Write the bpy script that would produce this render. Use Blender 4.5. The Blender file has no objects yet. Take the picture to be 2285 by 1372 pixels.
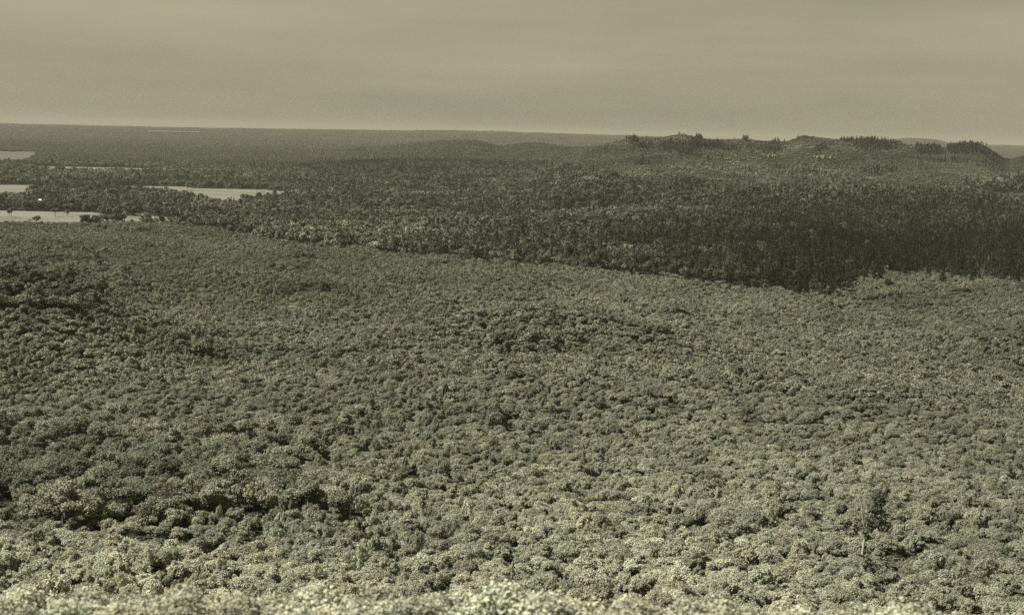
import bpy, math, random
import numpy as np
from mathutils import Matrix, Vector, Euler

# ------------------------------------------------------------------ camera, world, sun, exposure
scene = bpy.context.scene
CAMZ = 160.0                      # eye height above the datum; the valley floor lies near z = 5
F = 2758.0                        # focal length in pixels of a 2285 px wide frame
PITCH, ROLL = math.radians(8.05), math.radians(1.28)
cam_d = bpy.data.cameras.new("camera")
cam = bpy.data.objects.new("camera", cam_d)
scene.collection.objects.link(cam)
cam_d.sensor_width = 36.0
cam_d.lens = 36.0 * F / 2285.0
cam_d.clip_start = 0.5
cam_d.clip_end = 200000.0
cam.location = (0, 0, CAMZ)
RM = Euler((math.radians(90) - PITCH, 0, 0)).to_matrix() @ Matrix.Rotation(ROLL, 3, 'Z')
cam.rotation_euler = RM.to_euler()
scene.camera = cam
cam_d.dof.use_dof = True; cam_d.dof.focus_distance = 3000.0; cam_d.dof.aperture_fstop = 0.5    # big plate camera: the brow close below is a little soft

SUN_EL, SUN_AZ = math.radians(50), math.radians(-90)     # azimuth from +Y (view direction), negative = left
world = bpy.data.worlds.new("World")
scene.world = world
world.use_nodes = True
wn, wl = world.node_tree.nodes, world.node_tree.links
wn.clear()
w_out = wn.new("ShaderNodeOutputWorld")
w_bg = wn.new("ShaderNodeBackground"); w_bg.inputs['Strength'].default_value = 0.054
sky = wn.new("ShaderNodeTexSky"); sky.sky_type = 'NISHITA'; sky.sun_disc = False
sky.sun_elevation = SUN_EL; sky.sun_rotation = SUN_AZ
sky.air_density = 1.0; sky.dust_density = 3.0; sky.ozone_density = 1.0
bw = wn.new("ShaderNodeRGBToBW")
w_tc = wn.new("ShaderNodeTexCoord")
w_map = wn.new("ShaderNodeMapping"); w_map.inputs['Scale'].default_value = (2.2, 2.2, 16.0)
w_nz = wn.new("ShaderNodeTexNoise"); w_nz.inputs['Scale'].default_value = 1.6; w_nz.inputs['Detail'].default_value = 6
w_mr = wn.new("ShaderNodeMapRange"); w_mr.inputs['To Min'].default_value = 0.87; w_mr.inputs['To Max'].default_value = 1.12
w_mr.inputs['From Min'].default_value = 0.3; w_mr.inputs['From Max'].default_value = 0.7
# thin high veil: evens out the brightness of the sky dome
w_pow = wn.new("ShaderNodeMath"); w_pow.operation = 'POWER'; w_pow.inputs[1].default_value = 0.22
w_mul = wn.new("ShaderNodeMath"); w_mul.operation = 'MULTIPLY'
w_tint = wn.new("ShaderNodeVectorMath"); w_tint.operation = 'SCALE'; w_tint.inputs[0].default_value = (1.0, 0.955, 0.65)
SKY_GAIN = 1.58
w_gain = wn.new("ShaderNodeMath"); w_gain.operation = 'MULTIPLY'; w_gain.inputs[1].default_value = SKY_GAIN
wl.new(sky.outputs[0], bw.inputs[0]); wl.new(bw.outputs[0], w_pow.inputs[0])
wl.new(w_tc.outputs['Generated'], w_map.inputs[0]); wl.new(w_map.outputs[0], w_nz.inputs['Vector'])
wl.new(w_nz.outputs[0], w_mr.inputs['Value'])
wl.new(w_pow.outputs[0], w_gain.inputs[0]); wl.new(w_gain.outputs[0], w_mul.inputs[0]); wl.new(w_mr.outputs[0], w_mul.inputs[1])
wl.new(w_mul.outputs[0], w_tint.inputs['Scale']); wl.new(w_tint.outputs[0], w_bg.inputs['Color'])
wl.new(w_bg.outputs[0], w_out.inputs['Surface'])

sun_d = bpy.data.lights.new("sun", 'SUN'); sun_d.energy = 5.0; sun_d.angle = math.radians(0.6)
sun_d.color = (1.0, 0.97, 0.88)
sun = bpy.data.objects.new("sun", sun_d); scene.collection.objects.link(sun)
sdir = Vector((math.sin(SUN_AZ) * math.cos(SUN_EL), math.cos(SUN_AZ) * math.cos(SUN_EL), math.sin(SUN_EL)))
sun.rotation_euler = sdir.to_track_quat('Z', 'Y').to_euler()
sun.location = (0, 0, 400)

scene.view_settings.view_transform = 'Standard'
scene.view_settings.look = 'None'
scene.view_settings.exposure = 1.75
scene.view_settings.gamma = 1.0
cy = scene.cycles
cy.max_bounces = 5; cy.diffuse_bounces = 2; cy.glossy_bounces = 1; cy.transmission_bounces = 3
cy.volume_bounces = 1; cy.transparent_max_bounces = 4
cy.use_denoising = False
cy.pixel_filter_type = 'BLACKMAN_HARRIS'

rng = np.random.default_rng(7)
random.seed(7)

# ------------------------------------------------------------------ helpers
Rn = np.array(RM)
def project(x, y, z):
    """world -> pixel of the 2285 x 1372 frame (used for choosing which trees stand where and for wording)."""
    p = np.stack([x, y, z - CAMZ], -1) @ Rn
    d = -p[..., 2]
    return 1142.5 + F * p[..., 0] / d, 686.0 - F * p[..., 1] / d
def ray(px, py):
    v = Rn @ np.array([(px - 1142.5) / F, (686.0 - py) / F, -1.0])
    return v / v[1]                     # per metre of distance along +Y
def ground_at(px, py, z):
    v = ray(px, py); t = (z - CAMZ) / v[2]
    return v[0] * t, v[1] * t

def hash2(ix, iy, s):
    h = (ix.astype(np.int64) * 374761393 + iy.astype(np.int64) * 668265263 + s * 1442695041) & 0xffffffff
    h = ((h ^ (h >> 13)) * 1274126177) & 0xffffffff
    return ((h ^ (h >> 16)) & 0xffffff) / float(0xffffff)
def vnoise(x, y, scale, s=0):
    x = np.asarray(x, float) / scale; y = np.asarray(y, float) / scale
    ix, iy = np.floor(x), np.floor(y); fx, fy = x - ix, y - iy
    fx = fx * fx * (3 - 2 * fx); fy = fy * fy * (3 - 2 * fy)
    a = hash2(ix, iy, s); b = hash2(ix + 1, iy, s); c = hash2(ix, iy + 1, s); d = hash2(ix + 1, iy + 1, s)
    return (a * (1 - fx) + b * fx) * (1 - fy) + (c * (1 - fx) + d * fx) * fy      # 0..1
def fbm(x, y, scale, s=0, o=3):
    t, a, n = 0, 1.0, 0
    for k in range(o):
        t = t + a * vnoise(x, y, scale / 2 ** k, s + k * 17); n += a; a *= 0.5
    return t / n
def sstep(a, b, t):
    t = np.clip((t - a) / (b - a), 0, 1); return t * t * (3 - 2 * t)

# ------------------------------------------------------------------ the lie of the land
BASE = 5.0
PD = np.array([0, 40, 80, 112, 122, 150, 200, 232, 300, 400, 550, 750, 1000, 1300, 1700, 2500, 1e6])
PZ = np.array([-4, -18, -34.5, -48.0, -53, -68, -86.5, -95.5, -105, -117, -129, -140.5, -148.5, -153, -155, -155, -155]) + 160
def sky_table(rows, D, tree=0.0):
    """skyline points (px, py) -> tangent u, crest height at distance D"""
    us, zs = [], []
    for px, py in rows:
        v = ray(px, py); us.append(v[0]); zs.append(CAMZ + v[2] * D - tree)
    return np.array(us), np.array(zs)
RIDGE = sky_table([(1180, 372), (1240, 358), (1300, 343), (1350, 331), (1385, 323), (1410, 315), (1440, 316), (1480, 312), (1502, 306), (1522, 301), (1545, 304), (1572, 309),
    (1620, 310), (1665, 309), (1700, 313), (1755, 315), (1775, 308), (1792, 301), (1812, 303), (1838, 308), (1880, 312), (1925, 312), (1960, 313), (2000, 319), (2040, 326), (2100, 329),
    (2160, 323), (2195, 325), (2215, 336), (2240, 350), (2258, 352), (2285, 344), (2330, 330), (2420, 318), (2600, 322)], 3300, 4)
RD, RFOOT = 3300.0, 1750.0
MID = sky_table([(640, 352), (700, 345), (780, 337), (820, 331), (870, 329), (910, 325), (955, 321), (985, 318), (1012, 318), (1036, 315), (1062, 318),
    (1085, 323), (1112, 332), (1150, 328), (1180, 323), (1200, 322), (1230, 327), (1268, 333), (1320, 330), (1370, 331), (1450, 326), (1600, 330), (1700, 350)], 6500, 6)
FAR = sky_table([(-900, 262), (-200, 275), (400, 288), (900, 295), (1000, 294), (1060, 295.5), (1130, 297), (1170, 300), (1210, 299.5), (1260, 302), (1400, 306),
    (1700, 318), (1930, 322), (1985, 316), (2015, 313), (2040, 311), (2075, 314), (2120, 325), (2160, 329), (2200, 328), (2240, 327), (2285, 329), (2600, 335), (3200, 350)], 17000)

def ground_z(x, y):
    x = np.asarray(x, float); y = np.asarray(y, float)
    d = np.hypot(x, y); u = x / np.maximum(y, 1.0)
    dd = np.where(y > 0.2 * np.abs(x), y * 0.85 + d * 0.15, d)
    z = np.interp(dd, PD, PZ)
    front = sstep(0.0, 0.3, y / np.maximum(d, 1))
    z = z + front * 0
    # rolling swells on the near slopes and in the young woods
    amp = sstep(230, 420, d) * (1 - sstep(1350, 1700, d))
    z = z + amp * ((fbm(x, y, 170, 3) - 0.5) * 20 + (fbm(x + 90, y, 60, 9) - 0.5) * 6)
    amp2 = sstep(1620, 1850, d) * (1 - sstep(3000, 4200, d)) * sstep(-.10, -.02, u)
    z = z + amp2 * (fbm(x * .6, y * 1.3, 210, 43) - 0.5) * 34 * (1 - .55 * sstep(2500, 3100, y))
    # spur coming in from the left, the knoll in the middle
    def bump(px, D, h, sx, sd):
        bx = (px - 1142.5) / F * D
        return h * np.exp(-((x - bx) / sx) ** 2 - ((y - D) / sd) ** 2)
    z = z + bump(-60, 760, 46, 105, 120) + bump(330, 1080, 13, 190, 110) + bump(1225, 800, 26, 110, 56)
    z = z + bump(1750, 640, 7, 90, 45) + bump(250, 330, 9, 60, 45) + bump(-200, 430, 7, 70, 60) + bump(2350, 900, 12, 90, 90)
    # the long ridge on the right
    zc = np.interp(u, RIDGE[0], RIDGE[1], left=BASE, right=RIDGE[1][-1])
    t = np.clip((y - RFOOT) / (RD - RFOOT), 0, 1)
    up = 0.30 * t + 0.70 * t ** 2.3
    wob = (fbm(x, y, 260, 31) - 0.5) * 26 * np.sin(np.pi * t) * sstep(0.03, 0.12, u)
    dn = 1 - sstep(RD + 60, RD + 1300, y)
    on = sstep(0.0, 0.06, u)
    rid = np.maximum(zc - BASE, 0) * np.where(y < RD, up, dn) * on
    # a small rounded shoulder low on the slope
    z = z + rid + wob * on
    bx = (2045 - 1142.5) / F * 2750
    z = z + 20 * np.exp(-((x - bx) / 120) ** 2 - ((y - 2750) / 100) ** 2)
    # a swell whose wooded crest hides the foot of the middle hills
    sw = sstep(-0.22, -0.08, u) * (1 - sstep(0.10, 0.16, u))
    z = z + sw * 36 * np.where(y < 4500, sstep(2600, 4500, y), 1 - sstep(4550, 5300, y))
    # middle hills
    zc2 = np.interp(u, MID[0], MID[1], left=BASE, right=BASE)
    m2 = np.maximum(zc2 - BASE, 0) * np.where(y < 6500, sstep(4700, 6600, y) / sstep(4700, 6600, 6500.0), 1 - sstep(6550, 8200, y))
    z = z + m2
    # far ranges
    zc3 = np.interp(u, FAR[0], FAR[1])
    z = z + np.maximum(zc3 - BASE, 0) * np.where(y < 17000, sstep(10500, 17500, y) / sstep(10500, 17500, 17000.0), 1 - sstep(17200, 26000, y)) * front
    return z

def new_mesh(name, verts, faces, mats, mat_idx=None, smooth=False):
    me = bpy.data.meshes.new(name)
    verts = np.asarray(verts, np.float32); faces = np.asarray(faces, np.int32)
    k = faces.shape[1]
    me.vertices.add(len(verts)); me.vertices.foreach_set("co", verts.ravel())
    me.loops.add(faces.size); me.loops.foreach_set("vertex_index", faces.ravel())
    me.polygons.add(len(faces)); me.polygons.foreach_set("loop_start", np.arange(0, faces.size, k, dtype=np.int32))
    me.polygons.foreach_set("loop_total", np.full(len(faces), k, np.int32))
    if mat_idx is not None: me.polygons.foreach_set("material_index", np.asarray(mat_idx, np.int32))
    me.polygons.foreach_set("use_smooth", np.full(len(faces), smooth))
    for m in mats: me.materials.append(m)
    me.update(calc_edges=True)
    return me
def link(name, data, parent=None, loc=None):
    o = bpy.data.objects.new(name, data); scene.collection.objects.link(o)
    if parent is not None: o.parent = parent
    if loc is not None: o.location = loc
    return o
def tag(o, label=None, cat=None, group=None, kind=None):
    if label: o["label"] = label
    if cat: o["category"] = cat
    if group: o["group"] = group
    if kind: o["kind"] = kind
    return o

# ------------------------------------------------------------------ materials
def mat(name):
    m = bpy.data.materials.new(name); m.use_nodes = True
    m.node_tree.nodes.clear()
    return m, m.node_tree.nodes, m.node_tree.links
HUE = (0.985, 0.985, 0.71)                                  # the muted olive of the leaves
def foliage(name, k=1.0, hue=HUE, transl=0.22):
    """leaf material; how pale the species is comes from each plant's own 'tone'."""
    m, n, l = mat(name)
    out = n.new("ShaderNodeOutputMaterial")
    at = n.new("ShaderNodeAttribute"); at.attribute_type = 'INSTANCER'; at.attribute_name = "tone"
    geo = n.new("ShaderNodeNewGeometry")
    oi = n.new("ShaderNodeObjectInfo")
    mr = n.new("ShaderNodeMapRange"); mr.inputs['To Min'].default_value = 0.75 * k; mr.inputs['To Max'].default_value = 1.25 * k
    mr2 = n.new("ShaderNodeMapRange"); mr2.inputs['To Min'].default_value = 0.8; mr2.inputs['To Max'].default_value = 1.2
    a = n.new("ShaderNodeMath"); a.operation = 'MULTIPLY'
    b = n.new("ShaderNodeMath"); b.operation = 'MULTIPLY'
    sc = n.new("ShaderNodeVectorMath"); sc.operation = 'SCALE'; sc.inputs[0].default_value = hue
    l.new(geo.outputs['Random Per Island'], mr.inputs['Value']); l.new(oi.outputs['Random'], mr2.inputs['Value'])
    l.new(at.outputs['Fac'], a.inputs[0]); l.new(mr.outputs[0], a.inputs[1])
    l.new(a.outputs[0], b.inputs[0]); l.new(mr2.outputs[0], b.inputs[1])
    l.new(b.outputs[0], sc.inputs['Scale'])
    hu = n.new("ShaderNodeMixRGB"); hu.inputs[1].default_value = (hue[0] * 1.03, hue[1] * .985, hue[2] * .97, 1); hu.inputs[2].default_value = (hue[0] * .965, hue[1] * 1.005, hue[2] * 1.03, 1)
    fr = n.new("ShaderNodeMath"); fr.operation = 'MULTIPLY'; fr.inputs[1].default_value = 7.31
    fr2 = n.new("ShaderNodeMath"); fr2.operation = 'FRACT'
    l.new(oi.outputs['Random'], fr.inputs[0]); l.new(fr.outputs[0], fr2.inputs[0]); l.new(fr2.outputs[0], hu.inputs[0]); l.new(hu.outputs[0], sc.inputs[0])
    di = n.new("ShaderNodeBsdfDiffuse"); tr = n.new("ShaderNodeBsdfTranslucent"); mx = n.new("ShaderNodeMixShader")
    mx.inputs[0].default_value = transl
    l.new(sc.outputs[0], di.inputs['Color']); l.new(sc.outputs[0], tr.inputs['Color'])
    l.new(di.outputs[0], mx.inputs[1]); l.new(tr.outputs[0], mx.inputs[2]); l.new(mx.outputs[0], out.inputs['Surface'])
    return m
def plain(name, c0, c1, scale, detail=5, rough=0.9, stretch=(1, 1, 1)):
    m, n, l = mat(name)
    out = n.new("ShaderNodeOutputMaterial"); p = n.new("ShaderNodeBsdfPrincipled")
    p.inputs['Roughness'].default_value = rough; p.inputs['Specular IOR Level'].default_value = 0.15
    tc = n.new("ShaderNodeTexCoord"); mp = n.new("ShaderNodeMapping"); mp.inputs['Scale'].default_value = stretch
    nz = n.new("ShaderNodeTexNoise"); nz.inputs['Scale'].default_value = scale; nz.inputs['Detail'].default_value = detail
    r = n.new("ShaderNodeValToRGB"); r.color_ramp.elements[0].position = 0.35; r.color_ramp.elements[1].position = 0.65
    r.color_ramp.elements[0].color = (*c0, 1); r.color_ramp.elements[1].color = (*c1, 1)
    l.new(tc.outputs['Object'], mp.inputs[0]); l.new(mp.outputs[0], nz.inputs['Vector']); l.new(nz.outputs[0], r.inputs[0])
    l.new(r.outputs[0], p.inputs['Base Color']); l.new(p.outputs[0], out.inputs['Surface'])
    return m
def col(v, hue=HUE): return tuple(v * h for h in hue)
M_LEAF = foliage("broad_leaves")
M_NEEDLE = foliage("pine_needles", 1.0, (0.97, 1.0, 0.70), 0.10)
M_BARK = plain("bark", col(0.05), col(0.10), 3.0)
M_PALEBARK = plain("pale_bark", col(0.14), col(0.24), 2.0)
M_ROCK = plain("rock", col(0.11, (1, .97, .78)), col(0.22, (1, .97, .78)), 0.6)

M_CLIFF = plain("lichened_cliff", col(0.045), col(0.12), 0.5)
M_OLDBARK = plain("bleached_bark", col(0.15), col(0.24), 2.0)
# ground: leaf litter and brush near by; far out a patchwork of woods and cleared farmland
m, n, l = mat("ground"); M_GROUND = m
out = n.new("ShaderNodeOutputMaterial"); p = n.new("ShaderNodeBsdfDiffuse")
g = n.new("ShaderNodeNewGeometry")
sep = n.new("ShaderNodeSeparateXYZ"); l.new(g.outputs['Position'], sep.inputs[0])
nz1 = n.new("ShaderNodeTexNoise"); nz1.inputs['Scale'].default_value = 0.35; nz1.inputs['Detail'].default_value = 8
l.new(g.outputs['Position'], nz1.inputs['Vector'])
r1 = n.new("ShaderNodeValToRGB"); r1.color_ramp.elements[0].position = .35; r1.color_ramp.elements[1].position = .7
r1.color_ramp.elements[0].color = (*col(.014), 1); r1.color_ramp.elements[1].color = (*col(.036), 1)
l.new(nz1.outputs[0], r1.inputs[0])
mp = n.new("ShaderNodeMapping"); mp.inputs['Scale'].default_value = (0.0009, 0.0006, 0)
l.new(g.outputs['Position'], mp.inputs[0])
nz2 = n.new("ShaderNodeTexNoise"); nz2.inputs['Scale'].default_value = 1.0; nz2.inputs['Detail'].default_value = 7; nz2.inputs['Roughness'].default_value = .62
l.new(mp.outputs[0], nz2.inputs['Vector'])
r2 = n.new("ShaderNodeValToRGB"); e = r2.color_ramp.elements
e[0].position = .45; e[0].color = (*col(.045), 1); e[1].position = .60; e[1].color = (*col(.050), 1)
x_ = e.new(.64); x_.color = (*col(.047), 1)
l.new(nz2.outputs[0], r2.inputs[0])
mrg = n.new("ShaderNodeMapRange"); mrg.inputs['From Min'].default_value = 5200; mrg.inputs['From Max'].default_value = 8000
l.new(sep.outputs['Y'], mrg.inputs['Value'])
mxg = n.new("ShaderNodeMixRGB"); l.new(mrg.outputs[0], mxg.inputs[0]); l.new(r1.outputs[0], mxg.inputs[1]); l.new(r2.outputs[0], mxg.inputs[2])
l.new(mxg.outputs[0], p.inputs['Color']); l.new(p.outputs[0], out.inputs['Surface'])

# ------------------------------------------------------------------ ground sheet
fa = np.radians(np.arange(-36, 36.01, 0.2))
ba = np.radians(np.linspace(36, 324, 50)[1:-1])
ang = np.concatenate([fa, ba])                       # clockwise from +Y
rad = np.concatenate([np.geomspace(2, 100, 36)[:-1], np.geomspace(100, 7500, 330)[:-1], np.geomspace(7500, 95000, 75)])
A, R_ = np.meshgrid(ang, rad)
gx, gy = R_ * np.sin(A), R_ * np.cos(A)
gz = ground_z(gx, gy)
nr, na = gx.shape
V = np.stack([gx, gy, gz], -1).reshape(-1, 3)
V = np.vstack([V, [[0, 0, float(ground_z(0.0, 0.5))]]])
i, j = np.meshgrid(np.arange(nr - 1), np.arange(na), indexing='ij'); j2 = (j + 1) % na
Q = np.stack([i * na + j, i * na + j2, (i + 1) * na + j2, (i + 1) * na + j], -1).reshape(-1, 4)
Q = Q[:, ::-1]
j = np.arange(na); c = len(V) - 1
T = np.stack([np.full(na, c), (j + 1) % na, j, j], -1)[:, :3]
me = bpy.data.meshes.new("ground")
fl = [tuple(q) for q in Q.tolist()] + [tuple(q) for q in T.tolist()]
me.from_pydata(V.tolist(), [], fl); me.polygons.foreach_set("use_smooth", [True] * len(me.polygons))
me.materials.append(M_GROUND); me.update()
if me.polygons[1000].normal.z < 0: me.flip_normals()
tag(link("ground", me), "wooded ground falling from the lookout to a wide plain and rising into ridges", "ground", kind="structure")

# ------------------------------------------------------------------ fields on the plain
FIELDS = [
    ("mown_field", "long pale field behind the near left woods, widest open strip at the left edge", [(-330, 467), (-60, 470), (215, 474), (225, 478), (410, 487), (412, 500), (330, 499), (232, 497), (160, 504), (-60, 502), (-330, 498)], 0.080, 0),
    ("mown_field", "pale field with a notch in its near side, between two belts of woods left of centre", [(238, 415), (300, 416), (420, 417.5), (428, 421), (592, 424), (645, 429), (636, 447), (548, 452), (533, 463), (486, 463), (440, 446), (390, 439), (300, 431), (238, 425)], 0.080, 1),
    ("mown_field", "short pale field at the left edge of the second clearing row", [(-330, 409), (95, 413.5), (96, 426), (60, 433), (20, 448), (-330, 452)], 0.080, 2),
    ("mown_field", "thin hazy field strip far out beyond the notched field", [(78, 371), (230, 374), (372, 377), (372, 383), (300, 390), (200, 388), (78, 383)], 0.08, 3),
    ("mown_field", "dim far field at the left edge below the horizon plain", [(-330, 333), (88, 339), (92, 350), (60, 366), (-330, 372)], 0.042, 4),
    ("mown_field", "faint sliver of cleared land on the far plain", [(330, 307), (450, 309), (450, 311), (330, 309.5)], 0.10, 5),
    ("mown_field", "small hazy clearing far out right of the plain's centre", [(832, 352), (868, 353), (866, 357), (832, 356)], 0.085, 6),
]
FPOLY = []
def inside(poly, x, y):
    r = np.zeros(np.shape(x), bool); k = len(poly)
    for a in range(k):
        x1, y1 = poly[a]; x2, y2 = poly[(a + 1) % k]
        c = ((y1 > y) != (y2 > y)) & (x < (x2 - x1) * (y - y1) / ((y2 - y1) if y2 != y1 else 1e-9) + x1)
        r ^= c
    return r
for nm, lab, pts, alb, k in FIELDS:
    w0 = [ground_at(px, py, BASE) for px, py in pts]; w = []
    rj = random.Random(40 + k)
    for a in range(len(w0)):                               # the woods' edge wanders a little
        (ax, ay), (bx_, by_) = w0[a], w0[(a + 1) % len(w0)]; nsg = max(1, int(math.hypot(bx_ - ax, by_ - ay) / 45))
        for q in range(nsg):
            t = q / nsg; j_ = 0 if q == 0 else 9
            w.append((ax + (bx_ - ax) * t + rj.uniform(-j_, j_), ay + (by_ - ay) * t + rj.uniform(-j_, j_) * 1.6))
    FPOLY.append(w)
    me = bpy.data.meshes.new(nm); me.from_pydata([(a, b, 0) for a, b in w], [], [tuple(range(len(w)))])
    me.materials.append(plain("stubble", col(alb * .62, (1, .97, .74)), col(alb * 1.12, (1, .97, .74)), 0.012, 6, stretch=(0.35, 2.0, 1)))
    me.update()
    if me.polygons[0].normal.z < 0: me.flip_normals()
    mid = np.mean(w, 0)
    zz = float(np.max(ground_z(np.array([q[0] for q in w]), np.array([q[1] for q in w]))))
    tag(link(nm, me, loc=(0, 0, zz + 0.05)), lab, "field", "fields on the plain", "structure")

# ------------------------------------------------------------------ plant prototypes (mesh data)
def leaves(cent, nrm, size, r, asp=0.75):
    """small bent leaf sprays (quads) at CENT facing NRM with tilt jitter"""
    k = len(cent)
    n_ = nrm + r.normal(0, 0.62, (k, 3)); n_ /= np.linalg.norm(n_, axis=1)[:, None] + 1e-9
    a = np.cross(n_, r.normal(0, 1, (k, 3))); a /= np.linalg.norm(a, axis=1)[:, None] + 1e-9
    b = np.cross(n_, a)
    s = (size * r.uniform(0.6, 1.35, k))[:, None]
    a = a * s * 0.5; b = b * s * 0.5 * asp
    j = lambda: 1 + r.uniform(-.35, .35, (k, 1))
    v = np.stack([cent - a * j() - b * j(), cent + a * j() - b * j(), cent + a * j() + b * j(), cent - a * j() + b * j()], 1)
    return v.reshape(-1, 3), np.arange(k * 4).reshape(-1, 4)
def tube(p0, p1, r0, r1, sides=5):
    p0, p1 = np.array(p0, float), np.array(p1, float); d = p1 - p0; d = d / (np.linalg.norm(d) + 1e-9)
    a = np.cross(d, [0.3, 0.9, 0.1]); a /= np.linalg.norm(a); b = np.cross(d, a)
    t = np.linspace(0, 2 * np.pi, sides, endpoint=False)
    ring = np.cos(t)[:, None] * a + np.sin(t)[:, None] * b
    v = np.vstack([p0 + ring * r0, p1 + ring * r1])
    f = np.array([[i, (i + 1) % sides, sides + (i + 1) % sides, sides + i] for i in range(sides)])
    return v, f
def merge(parts):
    vs, fs, o = [], [], 0
    for v, f in parts: vs.append(v); fs.append(f + o); o += len(v)
    return np.vstack(vs), np.vstack(fs)

def broadleaf(seed, R, H, nl, ls, nlobe, flat=0.6, low=0.18):
    """crown (V,F) and trunk (V,F). R crown radius, H height"""
    r = np.random.default_rng(seed)
    cz = H - R * flat * 1.05
    lob = []
    for k in range(nlobe):
        a = r.uniform(0, 2 * np.pi); q = math.sqrt(r.uniform(0, 1)) * 0.95
        if k == 0: q = 0.1
        x, y = q * R * math.cos(a), q * R * math.sin(a)
        zt = math.sqrt(max(0, 1 - q * q))
        z = cz + R * flat * zt * r.uniform(0.25, 0.95) - (R * 0.5 * r.uniform() if r.uniform() < 0.45 else 0)
        lob.append((x, y, z, R * r.uniform(0.17, 0.40) * (1.15 - 0.35 * q)))
    lob.append((r.normal(0, .12) * R, r.normal(0, .12) * R, cz - R * .1, R * 0.50))
    lob = np.array(lob)
    w = lob[:, 3] ** 2; w = w / w.sum(); cnt = np.maximum(6, (w * nl * r.uniform(.7, 1.25, len(w))).astype(int)); nlobe_ = len(lob)
    cs, ns = [], []
    for (x, y, z, rr), c_ in zip(lob, cnt):
        d = r.normal(0, 1, (c_, 3)); d /= np.linalg.norm(d, axis=1)[:, None]
        d[:, 2] = np.where(d[:, 2] < -0.35, -d[:, 2], d[:, 2])
        rad_ = rr * np.where(r.uniform(0, 1, c_) < .16, r.uniform(1.1, 1.55, c_), r.uniform(0.66, 1.16, c_))[:, None]
        pt = np.array([x, y, z]) + d * rad_ * [1, 1, 0.82]
        keep = np.ones(c_, bool)
        for (x2, y2, z2, r2) in lob:
            if (x2, y2, z2) == (x, y, z): continue
            keep &= np.linalg.norm((pt - [x2, y2, z2]) / [1, 1, .82], axis=1) > r2 * 0.80
        cs.append(pt[keep]); ns.append((d * 0.7 + [0, 0, 0.45])[keep])
    cs, ns = np.vstack(cs), np.vstack(ns)
    cs[:, 2] = np.maximum(cs[:, 2], H * low * r.uniform(.8, 1.2, len(cs)))
    crown = leaves(cs, ns, ls, r)
    lean = r.uniform(-.06, .06, 2) * H
    top = np.array([lean[0], lean[1], cz])
    tr = [tube((0, 0, -1.0), top * [.5, .5, .5], R * .075 + .05, R * .055 + .03), tube(top * [.5, .5, .5], top, R * .055 + .03, R * .03)]
    for k in range(min(5, nlobe)):
        tr.append(tube(top * r.uniform(.45, .8), lob[k, :3], R * .032, R * .010, 4))
    return crown, merge(tr)
def pine(seed, H, R, nl, ls, bare=0.15, ragged=0.25):
    r = np.random.default_rng(seed)
    tiers = int(7 + r.integers(0, 4))
    cs, ns = [], []
    per = nl // tiers
    tr = [tube((0, 0, -1.0), (0, 0, H * .97), H * .016 + .05, .04)]
    for k in range(tiers):
        t = k / (tiers - 1); z = H * (bare + (0.98 - bare) * t); rr = R * (1 - t) ** 0.8 * r.uniform(1 - ragged, 1 + ragged) + R * .07
        nb = max(3, int(7 * (1 - t)) + 2)
        for b in range(nb):
            a = r.uniform(0, 2 * np.pi); L = rr * r.uniform(.7, 1.15)
            c_ = max(2, int(per / nb))
            q = np.sqrt(r.uniform(0.02, 1, c_))
            px_ = q * L * np.cos(a) + r.normal(0, .13 * rr + .05, c_); py_ = q * L * np.sin(a) + r.normal(0, .13 * rr + .05, c_)
            pz_ = z - q * L * 0.22 + r.normal(0, .03 * H * (1 - t) + .05, c_)
            cs.append(np.stack([px_, py_, pz_], -1)); ns.append(np.stack([np.cos(a) * .5 * np.ones(c_), np.sin(a) * .5 * np.ones(c_), .8 * np.ones(c_)], -1))
            if b % 3 == 0 and nl > 500: tr.append(tube((0, 0, z), (L * .8 * np.cos(a), L * .8 * np.sin(a), z - L * .18), .07, .02, 3))
    cs, ns = np.vstack(cs), np.vstack(ns)
    return leaves(cs, ns, ls, r, .6), merge(tr)
def joined(name, crown, trunk, ml, mb):
    v, f = merge([crown, trunk])
    return new_mesh(name, v, f, [ml, mb], np.r_[np.zeros(len(crown[1])), np.ones(len(trunk[1]))])

# near trees with separate crown and trunk meshes; unit crown radius about 4 m, height about 9 m
SHAPES = [("round headed", dict(R=4.0, H=8.4, nlobe=22, flat=.72)), ("broad flat topped", dict(R=4.7, H=7.6, nlobe=26, flat=.45)),
          ("lopsided", dict(R=4.2, H=8.8, nlobe=15, flat=.62)), ("tall domed", dict(R=3.6, H=10.2, nlobe=20, flat=.95)),
          ("lumpy many headed", dict(R=4.4, H=8.6, nlobe=30, flat=.6)), ("loose open", dict(R=4.1, H=9.2, nlobe=17, flat=.8)),
          ("low spreading", dict(R=4.8, H=6.8, nlobe=24, flat=.42)), ("narrow upright", dict(R=3.1, H=10.0, nlobe=16, flat=1.15))]
NEAR = []
for k, (s, kw) in enumerate(SHAPES):
    cr, tk = broadleaf(100 + k, nl=6500, ls=.31, **kw)
    NEAR.append((new_mesh("tree_crown", *cr, [M_LEAF]), new_mesh("tree_trunk", *tk, [M_BARK])))
def proto_collection(name, meshes):
    c_ = bpy.data.collections.new(name)
    for k, me_ in enumerate(meshes):
        o = bpy.data.objects.new("%s_%02d" % (name, k), me_); c_.objects.link(o)
    return c_
P_NEAR = proto_collection("broadleaf_near", [joined("bn", *broadleaf(200 + k, nl=4200, ls=.38, **SHAPES[k % 8][1]), M_LEAF, M_BARK) for k in range(10)])
P_MID = proto_collection("broadleaf_mid", [joined("bm", *broadleaf(300 + k, nl=700, ls=.80, **SHAPES[k % 8][1]), M_LEAF, M_BARK) for k in range(10)])
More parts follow.
